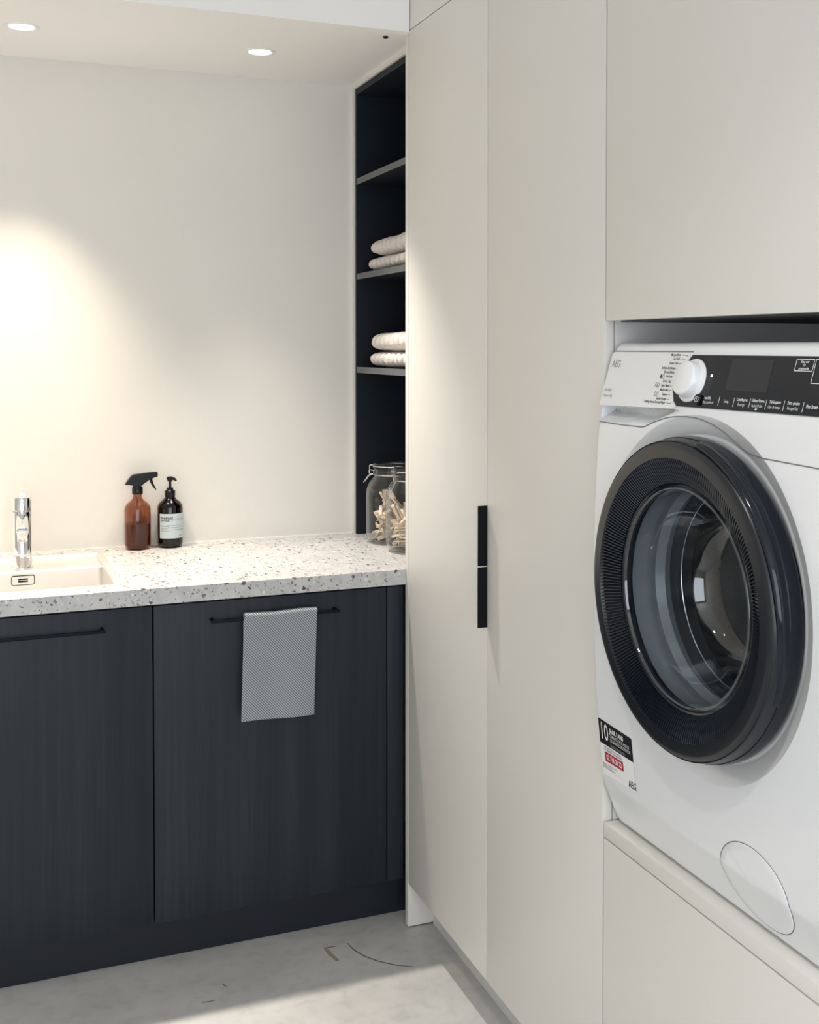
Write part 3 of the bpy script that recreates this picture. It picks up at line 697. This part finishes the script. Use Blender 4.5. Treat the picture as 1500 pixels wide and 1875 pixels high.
def front_x(y, z):
    x = Xf(z)
    dy = min(YL_ - y, y - YR_)
    R_ = .012
    if dy < R_: x += R_ - math.sqrt(max(0, R_ * R_ - (R_ - dy) ** 2))
    rr = math.hypot(y - MC, z - MZ)
    x += .017 * max(0, min(1, (.272 - rr) / .030))
    # finger scoop under the detergent drawer
    m = sstep(1.49, 1.56, y) * sstep(YL_ - .004, YL_ - .014, y) if False else sstep(1.47, 1.57, y) * (1 - sstep(YL_ - .006, YL_ - .001, y))
    zl = 1.3735 + .020 * (1 - sstep(1.50, 1.60, y))
    x += .030 * m * sstep(zl + .001, zl + .016, z) * (1 - sstep(1.401, 1.4045, z))
    return x
bm = B(); NT = 384; ts = [0, .02, .05, .08, .11, .14, .18, .22, .27, .32] + [.32 + .68 * k / 44 for k in range(1, 45)]
R0 = .236; hy0, hy1, hz0, hz1 = YR_, YL_, ZM0, ZM1
rings = []
angs = [2 * PI * i / NT for i in range(NT)]
RC = [.236, .240, .242, .244, .250, .256, .262, .268, .2712, .2720, .2728, .2745]
ts = [(q, 0) for q in RC] + [(RC[-1], k / 60) for k in range(1, 61)]
for rc_, t_ in ts:
    ring = []
    for a in angs:
        ca, sa = math.cos(a), math.sin(a)
        k = min((hy1 - MC) / ca if ca > 1e-9 else ((hy0 - MC) / ca if ca < -1e-9 else 9), (hz1 - MZ) / sa if sa > 1e-9 else ((hz0 - MZ) / sa if sa < -1e-9 else 9))
        rr = rc_ + (k - rc_) * t_
        # keep first rings circular
        y = MC + rr * ca; z = MZ + rr * sa
        ring.append(bm.verts.new((front_x(y, z), y, z)))
    rings.append(ring)
for A_, Q in zip(rings, rings[1:]):
    for i in range(NT): bm.faces.new((A_[i], A_[(i + 1) % NT], Q[(i + 1) % NT], Q[i]))
# rear part of the casing
back = [bm.verts.new((1.585, q.co.y, q.co.z)) for q in rings[-1]]
for i in range(NT): bm.faces.new((rings[-1][i], rings[-1][(i + 1) % NT], back[(i + 1) % NT], back[i]))
bm.faces.new(back)
# inner lip of the door opening
lip = [bm.verts.new((1.03, MC + .2 * math.cos(a), MZ + .2 * math.sin(a))) for a in angs]
for i in range(NT): bm.faces.new((rings[0][i], lip[i], lip[(i + 1) % NT], rings[0][(i + 1) % NT]))
body = link('casing', bm, MWHITE, wm, True)
for yy in (YL_ - .06, YR_ + .06):
    for xx in (1.09, 1.52): link('foot', cyl(B(), (xx, yy, .6637), (xx, yy, .675), .022, n=16), PLBLK, wm, True)

EX = Vector((0, -1, 0)); NP = Vector((-1, 0, .2975)).normalized(); EY = Vector((.2975, 0, 1)).normalized()
def pp(y, z, off=0): return Vector((Xf(z), y, z)) + NP * off
# detergent drawer front, control fascia
bm = B(); dp = [(1.733, 1.4000), (1.737, 1.404), (1.737, 1.4885), (1.733, 1.4915), (1.4985, 1.4915), (1.504, 1.4795), (1.5195, 1.4655), (1.5265, 1.450), (1.5255, 1.432), (1.5165, 1.4155), (1.506, 1.4082), (1.516, 1.4048)]
prism(bm, [pp(y, z, .0022) for y, z in dp], -NP * .006); dr = link('detergent_drawer', bm, MWHITE2, wm)
bm = B(); fp = [(1.146, 1.4882), (1.4955, 1.4882), (1.5033, 1.4785), (1.5180, 1.4655), (1.5253, 1.450), (1.5243, 1.433), (1.5155, 1.4165), (1.5045, 1.4092), (1.146, 1.4108)]
prism(bm, [pp(y, z, .0018) for y, z in fp], -NP * .004); fas = link('control_fascia', bm, GBLACK, wm)
bm = B(); prism(bm, [pp(y, z, .0021) for y, z in ((1.392, 1.4828), (1.2972, 1.4815), (1.2960, 1.4371), (1.391, 1.4375))], -NP * .002); link('display', bm, SCREEN, fas)
# gaps
def ribbon(bm, pts, wd, off=.0005):
    P_ = [Vector((front_x(y, z), y, z)) for y, z in pts]; vs = []
    for i, p in enumerate(P_):
        a = P_[max(0, i - 1)]; b_ = P_[min(len(P_) - 1, i + 1)]; d = (b_ - a).normalized(); n_v = Vector((-1, 0, 0)); s = d.cross(n_v).normalized()
        vs.append((bm.verts.new(p + s * wd / 2 + n_v * off), bm.verts.new(p - s * wd / 2 + n_v * off)))
    for A_, Q in zip(vs, vs[1:]): bm.faces.new((A_[0], A_[1], Q[1], Q[0]))
def resample(pts, step=.006):
    out = [pts[0]]
    for a, b_ in zip(pts, pts[1:]):
        k = max(1, int(math.dist(a, b_) / step))
        for i in range(1, k + 1): out.append((a[0] + (b_[0] - a[0]) * i / k, a[1] + (b_[1] - a[1]) * i / k))
    return out
bm = B(); sm = [(1.739, 1.3722), (1.656, 1.3709), (1.600, 1.3712), (1.5933, 1.3714), (1.5860, 1.3728), (1.5652, 1.3800), (1.54, 1.3870), (1.52, 1.3912), (1.4991, 1.3937), (1.4750, 1.3950), (1.4557, 1.3944), (1.435, 1.3920), (1.4119, 1.3866), (1.395, 1.380), (1.3764, 1.3715), (1.3620, 1.3625), (1.350, 1.3560), (1.338, 1.3520), (1.322, 1.3500), (1.30, 1.3488), (1.146, 1.3448)]
ribbon(bm, resample(sm), .0019); ribbon(bm, resample([(1.734, 1.4938), (1.497, 1.4936)]), .0016, .0006)
ribbon(bm, resample([(1.5055, 1.4075), (1.4990, 1.3945)]), .0009)
link('panel_seam', bm, GREYPL, body, False)
# knob
KC = Vector((Xf(1.449), 1.480, 1.449))
bm = lathe(B(), [(0, .0015), (.0345, .0015), (.0345, .0030), (.0335, .0042), (.0300, .0045), (0, .0045)], KC, NP, 56); kb = link('knob_base', bm, MWHITE2, wm, True)
bm = lathe(B(), [(0, .0045), (.0292, .0045), (.0290, .006), (.0272, .0180), (.0262, .0195), (.0245, .0203), (0, .0205)], KC, NP, 56); link('knob', bm, MWHITE2, kb, True)
bm = lathe(B(), [(0, .0022), (.0022, .0022)], pp(1.433, 1.4572), NP, 14); m, nt, b = newmat('indicator_led'); b.inputs['Emission Color'].default_value = (1, .97, .92, 1); b.inputs['Emission Strength'].default_value = 3; link('indicator_light', bm, m, fas)
pc = pp(1.4495, 1.4208)
bm = lathe(B(), [(0, .0015), (.0085, .0015), (.0085, .0055), (.0075, .0065), (0, .0065)], pc, NP, 32); pbt = link('power_button', bm, PLBLK, fas, True)
# lettering on the dark fascia
bm = B()
def tx(bm, s, y, z, size, al='LEFT', xs=.78, off=.0024, bold=0): text_bm(bm, s, pp(y, z, off), EX, EY, size, al, xs, bold)
tube(bm, [pc + NP * .0067 + (EX * math.cos(a) + EY * math.sin(a)) * .0042 for a in [2 * PI * k / 24 for k in range(24)]], .00045, 4, True)
box_c = [pc + NP * .0067 + EX * a_ + EY * b_ for a_, b_ in ((-.0005, -.001), (.0005, -.001), (.0005, .0025), (-.0005, .0025))]; prism(bm, box_c, NP * .0003)
tx(bm, 'Aan/Uit', 1.4370, 1.4246, .0068, bold=.00012); tx(bm, 'Marche/Arrêt', 1.4380, 1.4180, .0062)
for s, y in (('Temp.', 1.3815),): tx(bm, s, y, 1.4212, .0066, 'CENTER')
for a, c_, y in (('Centrifugeren', 'Essorage', 1.3455), ('Vlekken/Voorw.', 'Taches/Prélav.', 1.3095), ('Tijd besparen', 'Gain de temps', 1.2728), ('Extra spoelen', 'Rinçage Plus', 1.2346)):
    tx(bm, a, y, 1.4252, .0064, 'CENTER', .70, bold=.0001); tx(bm, c_, y, 1.4182, .0064, 'CENTER', .70)
tx(bm, 'Plus Steam', 1.2090, 1.4222, .0068, 'LEFT', .78, bold=.0001)
for y in (1.3993, 1.3640, 1.3272, 1.2915, 1.2536, 1.2148, 1.178): prism(bm, [pp(y - .0004, 1.4278, .0022), pp(y + .0004, 1.4278, .0022), pp(y + .0004, 1.4145, .0022), pp(y - .0004, 1.4145, .0022)], NP * .0002)
def frame(y0, y1, z0, z1):
    for q in (((y0, z0), (y1, z0)), ((y1, z0), (y1, z1)), ((y1, z1), (y0, z1)), ((y0, z1), (y0, z0))):
        (a, b_), (c_, d__) = q; k = .00045
        if a == c_: prism(bm, [pp(a - k, b_, .0022), pp(a + k, b_, .0022), pp(a + k, d__, .0022), pp(a - k, d__, .0022)], NP * .0002)
        else: prism(bm, [pp(a, b_ - k, .0022), pp(c_, b_ - k, .0022), pp(c_, b_ + k, .0022), pp(a, b_ + k, .0022)], NP * .0002)
frame(1.2500, 1.2145, 1.4683, 1.4838); frame(1.2112, 1.15, 1.4525, 1.4838)
for s, z in (('Klaar over', 1.4805), ('Fin', 1.4761), ('programmée', 1.4716)): tx(bm, s, 1.2322, z, .0054, 'CENTER', .72, bold=.0001)
prism(bm, [pp(a, b_, .0022) for a, b_ in ((1.3125, 1.4125), (1.3080, 1.4125), (1.3085, 1.4150), (1.3120, 1.4150))], NP * .0002)
link('fascia_lettering', bm, INKW, fas)
# programme list on the white drawer front
bm = B()
rows_ = [('Mix Load 69min', 1.5267, 1.4888 - .001), ('Eco 40-60', 1.5274, 1.4815), ('Katoen Coton', 1.5283, 1.4746), ('Synthetica Synthétiques', 1.5319, 1.4669), ('Fijne was Délicats', 1.5325, 1.4604), ('Wol Laine', 1.5350, 1.4536), ('20 min. - 3 kg', 1.5360, 1.4463), ('Steam Vapeur', 1.5365, 1.4393), ('Machine clean', 1.5365, 1.4324), ('Hygiene', 1.5375, 1.4256), ('Spoelen Rinçage', 1.5375, 1.4186), ('Centrifug./Pompen Essorage/Vidange', 1.5370, 1.4127)]
for s, y, z in rows_:
    tx(bm, s, y, z, .0062, 'RIGHT', .66, .0026, .00008)
for y0, z0, y1, z1 in ((1.5235, 1.4878, 1.509, 1.4872), (1.509, 1.4872, 1.505, 1.485), (1.5245, 1.4815, 1.512, 1.4812), (1.5255, 1.4745, 1.519, 1.4742), (1.529, 1.4668, 1.526, 1.4668), (1.535, 1.439, 1.531, 1.4388), (1.534, 1.432, 1.528, 1.432), (1.535, 1.4255, 1.5285, 1.425), (1.535, 1.4185, 1.527, 1.4178), (1.534, 1.4125, 1.522, 1.412), (1.522, 1.412, 1.519, 1.4145)):
    prism(bm, [pp(y0, z0 - .0003, .0024), pp(y1, z1 - .0003, .0024), pp(y1, z1 + .0003, .0024), pp(y0, z0 + .0003, .0024)], NP * .0002)
def garment(y, z, solid):
    pts = [(y, z + .0042), (y - .0022, z + .001), (y - .0026, z - .0032), (y + .0026, z - .0032), (y + .0022, z + .001)]
    if solid: prism(bm, [pp(a, b_, .0024) for a, b_ in pts], NP * .0002)
    else: tube(bm, [pp(a, b_, .0024) for a, b_ in pts], .0003, 4, True)
for y, z, s in ((1.567, 1.4536, True), (1.5605, 1.4536, False), (1.575, 1.4393, False), (1.5685, 1.4393, False), (1.571, 1.4256, False), (1.5645, 1.4256, False)): garment(y, z, s)
link('programme_lettering', bm, INKB, dr)
bm = B(); tx(bm, 'AEG', 1.7285, 1.4712, .0185, 'LEFT', .80, .0026, .0002); link('brand_lettering', bm, INKG, dr)
bm = B(); tx(bm, '7000 SERIES', 1.7320, 1.4262, .0066, 'LEFT', .75, .0026); tx(bm, 'ProSteam 9Kg', 1.7320, 1.4168, .0074, 'LEFT', .72, .0026); link('series_lettering', bm, INKG, dr)

# door
dd = thing('door', '', '', (0, 0, 0)); 
for k in ('label', 'category'): del dd[k]
bpy.data.objects.remove(dd)
AX = (1, 0, 0); DO = (0, MC, MZ)
bm = lathe(B(), [(.205, 1.000), (.2385, .998), (.2400, .990), (.2395, .980), (.2375, .968), (.2360, .9600), (.2350, .9555), (.2342, .9545), (.2335, .9555), (.2325, .9540), (.2305, .9520), (.2240, .9508), (.2092, .9502), (.2085, .953), (.205, .960)], DO, AX, 200)
door = link('door_ring', bm, SBLACK, wm, True)
# base ring gloss
bm = lathe(B(), [(.2386, .9985), (.2412, .992), (.2412, .982), (.2392, .974)], DO, AX, 200); link('door_base_ring', bm, GBLACK, door, True)
# grip: recessed lip segment along the upper right edge of the ring
d_, e1, e2 = basis(AX)
bm = B(); ga, gb = math.radians(80), math.radians(-25); K = 110
# angle measured from -Y (image right) upwards
def rp_(a, rr, x): return Vector((x, MC - rr * math.cos(a), MZ + rr * math.sin(a)))
rows = []
for k in range(K + 1):
    a = gb + (ga - gb) * k / K; e = min(1, k / 60, (K - k) / 4)
    e = sstep(0, 1, e); e0_ = -.0035 * (1 - e)
    pr = [(.2345, .9580), (.2345 + .003 * e + e0_, .9565 - .004 * e - e0_), (.2385 + .003 * e + e0_, .9575 - .004 * e - e0_), (.2405 + .0035 * e + e0_, .966 - .002 * e), (.2395, .975)]
    rows.append([bm.verts.new(rp_(a, rr, x)) for rr, x in pr])
for A_, Q in zip(rows, rows[1:]):
    for j in range(len(A_) - 1): bm.faces.new((A_[j], A_[j + 1], Q[j + 1], Q[j]))
link('door_grip', bm, GBLACK, door, 'all')
# ribbed cone: radial saw-tooth
NR = 240; bm = B(); prof = [(.2088, .9512), (.1990, .9545), (.1850, .9605), (.1712, .9680)]
cols = []
for i in range(NR * 4):
    a = 2 * PI * i / (NR * 4); ph = i % 4; dz = (-.0006, .0040, .0044, .0004)[ph]
    cols.append([bm.verts.new(rp_(a, rr, x + dz)) for rr, x in prof])
for i in range(len(cols)):
    A_, Q = cols[i], cols[(i + 1) % len(cols)]
    for j in range(len(prof) - 1): bm.faces.new((A_[j], A_[j + 1], Q[j + 1], Q[j]))
link('ribbed_ring', bm, RIBBLK, door)
bm = lathe(B(), [(.2092, .9520), (.2092, .975), (.1700, .975), (.1715, .9700), (.1700, .9690), (.1672, .9705), (.1655, .9760), (.1650, .986)], DO, AX, 160); link('inner_bezel', bm, GBLACK, door, True)
# glass: slightly domed outer pane and deep inner bowl
bm = B(); PR = [(.1655, .9760), (.1648, .9690), (.1625, .9665), (.1600, .9680), (.1585, .975), (.1592, .987), (.1600, 1.000), (.1560, 1.020), (.1500, 1.040), (.1420, 1.060), (.1330, 1.078), (.1270, 1.090), (.1200, 1.100), (.110, 1.108), (.095, 1.112), (.06, 1.114), (0, 1.114)]
lathe(bm, PR, DO, AX, 96); link('glass_bowl', bm, BOWLG, door, 'all')
bm = lathe(B(), [(.1652, .9855), (.1690, .998), (.1655, 1.010), (.1680, 1.022), (.1720, 1.034), (.1650, 1.048), (.1720, 1.062)], DO, AX, 96); gk = link('door_gasket', bm, RUBBER, wm, True)
bm = lathe(B(), [(.1720, 1.062), (.1610, 1.066), (.1585, 1.072), (.1580, 1.086), (.1560, 1.094), (.1640, 1.100), (.172, 1.106)], DO, AX, 96); link('gasket_lip', bm, LIPBLK, gk, True)
bm = lathe(B(), [(.1588, 1.0745), (.1570, 1.0740), (.1564, 1.0752), (.1570, 1.0765), (.1588, 1.0765)], DO, AX, 96); link('gasket_spring', bm, WIRE, gk, True)
# drum with lifters and embossed cells
bm = lathe(B(), [(.168, 1.106), (.170, 1.112), (.235, 1.125), (.238, 1.135), (.238, 1.44), (.225, 1.455), (.08, 1.462), (.07, 1.45), (0, 1.448)], DO, AX, 96); dm = link('drum', bm, STEELD, wm, True)
for k in range(3):
    bm = B(); a = 2 * PI * k / 3 + .5
    c = rp_(a, .222, 1.28); n_v = (rp_(a, 0, 1.28) - c).normalized(); tg = Vector((1, 0, 0)).cross(n_v)
    P4 = [c - n_v * .018 + tg * .03, c + n_v * .03 + tg * .008, c + n_v * .03 - tg * .008, c - n_v * .018 - tg * .03]
    prism(bm, [p - Vector((.13, 0, 0)) for p in P4], (.26, 0, 0))
    link('lifter', bm, STEELD, dm)
bm = B()
for i in range(15):
    for k in range(44):
        a = 2 * PI * (k + .5 * (i % 2)) / 44
        c = rp_(a, .2374, 1.15 + i * .019); n_v = (rp_(a, 0, c.x) - c).normalized()
        lathe(bm, [(.0022, 0), (.0018, .0006), (0, .0008)], c, n_v, 6)
o = link('drum_perforation', bm, CHROME, dm); o['kind'] = 'stuff'
# filter cap, bottom right
FC = (1.3135, .7385); FRX = .078; FRZ = .0595
def surf_disc(bm, rr, off, n=72, ring=None):
    def q(a, k): 
        y = FC[0] - FRX * k * math.cos(a); z = FC[1] + FRZ * k * math.sin(a); return Vector((Xf(z) - off, y, z))
    if ring:
        A_ = [bm.verts.new(q(2 * PI * i / n, rr)) for i in range(n)]; Q = [bm.verts.new(q(2 * PI * i / n, ring)) for i in range(n)]
        for i in range(n): bm.faces.new((A_[i], A_[(i + 1) % n], Q[(i + 1) % n], Q[i]))
    else:
        prev = None
        for kk, of in ((rr, off - .0015), (rr * .995, off - .0004), (rr * .98, off), (rr * .8, off), (rr * .6, off), (rr * .4, off), (rr * .2, off)):
            A_ = []
            for i in range(n):
                a = 2 * PI * i / n; y = FC[0] - FRX * kk * math.cos(a); z = FC[1] + FRZ * kk * math.sin(a)
                dm_ = .0022 * math.exp(-(((y - 1.3585) / .0065) ** 2 + ((z - .7605) / .0065) ** 2))
                A_.append(bm.verts.new((Xf(z) - of + dm_, y, z)))
            if prev:
                for i in range(n): bm.faces.new((prev[i], prev[(i + 1) % n], A_[(i + 1) % n], A_[i]))
            prev = A_
        c = bm.verts.new((Xf(FC[1]) - off, *FC))
        for i in range(n): bm.faces.new((prev[i], prev[(i + 1) % n], c))
bm = B(); surf_disc(bm, 1.012, .0006, 96, .992); link('filter_seam', bm, GREYPL, body)
bm = B(); surf_disc(bm, .993, .0014, 96); link('filter_cap', bm, MWHITE, wm, 'all')
# sticker, lower left
ST = [(1.7300, .8570), (1.6215, .8535), (1.6195, .7625), (1.7300, .7580)]
def st(a, b_, off=.0006):   # a right 0..1, b_ down 0..1
    y = (ST[0][0] * (1 - a) + ST[1][0] * a) * (1 - b_) + (ST[3][0] * (1 - a) + ST[2][0] * a) * b_
    z = (ST[0][1] * (1 - a) + ST[1][1] * a) * (1 - b_) + (ST[3][1] * (1 - a) + ST[2][1] * a) * b_
    return Vector((front_x(y, z) - off, y, z))
def st_patch(a0, a1, b0, b1, off):
    bm = B(); n = 8; g = [[bm.verts.new(st(a0 + (a1 - a0) * i / n, b0 + (b1 - b0) * j / n, off)) for j in range(n + 1)] for i in range(n + 1)]
    for i in range(n):
        for j in range(n): bm.faces.new((g[i][j], g[i + 1][j], g[i + 1][j + 1], g[i][j + 1]))
    return bm
stk = link('sticker', st_patch(0, 1, 0, 1, .0006), STKW, wm, 'all', 'black and white warranty sticker with red bar')
link('sticker_band', st_patch(0, 1, 0, .435, .0008), STKB, stk, 'all')
link('sticker_bar', st_patch(.13, .68, .56, .735, .0008), STKR, stk, 'all')
W_, H_ = .1095, .092
def st_text(bm, s, a, b_, size, xs=1, bold=0, al='LEFT'):
    t2 = bmesh.new(); text_bm(t2, s, (0, 0, 0), (1, 0, 0), (0, 0, 1), size, al, xs, bold)
    mp_ = {q: bm.verts.new(st(a + q.co.x / W_, b_ - q.co.z / H_, .0011)) for q in t2.verts}
    for f_ in t2.faces:
        try: bm.faces.new([mp_[q] for q in f_.verts])
        except ValueError: pass
    t2.free()
bm = B(); st_text(bm, '10', .03, .21, .040, .72, .0003); st_text(bm, 'JAAR | ANS', .34, .115, .0115, .80, .0004)
st_text(bm, 'GARANTIE OP DE MOTOR', .34, .215, .0078, .68); st_text(bm, 'DE GARANTIE SUR LE MOTEUR', .34, .295, .0078, .60)
for k in (.35, .375): st_text(bm, '_' * 26, .33, k, .006, .62)
st_text(bm, '02 716 26 22', .18, .648, .0125, .75, .0003)
link('sticker_lettering', bm, INKW, stk)
bm = B(); st_text(bm, 'Voor alle informatie of registratie', .12, .475, .0052, .8); st_text(bm, 'Pour plus d\'info ou enregistrement', .12, .52, .0052, .8)
for k, s in enumerate(('Algemene voorwaarden op aanvraag', 'Conditions sur demande', 'Enkel voor huishoudelijk gebruik')): st_text(bm, s, .03, .79 + k * .035, .0036, .9)
link('sticker_print', bm, INKB, stk)
bm = B(); st_text(bm, 'AEG', .80, .90, .0165, .75, .0003); link('sticker_logo', bm, INKB, stk)
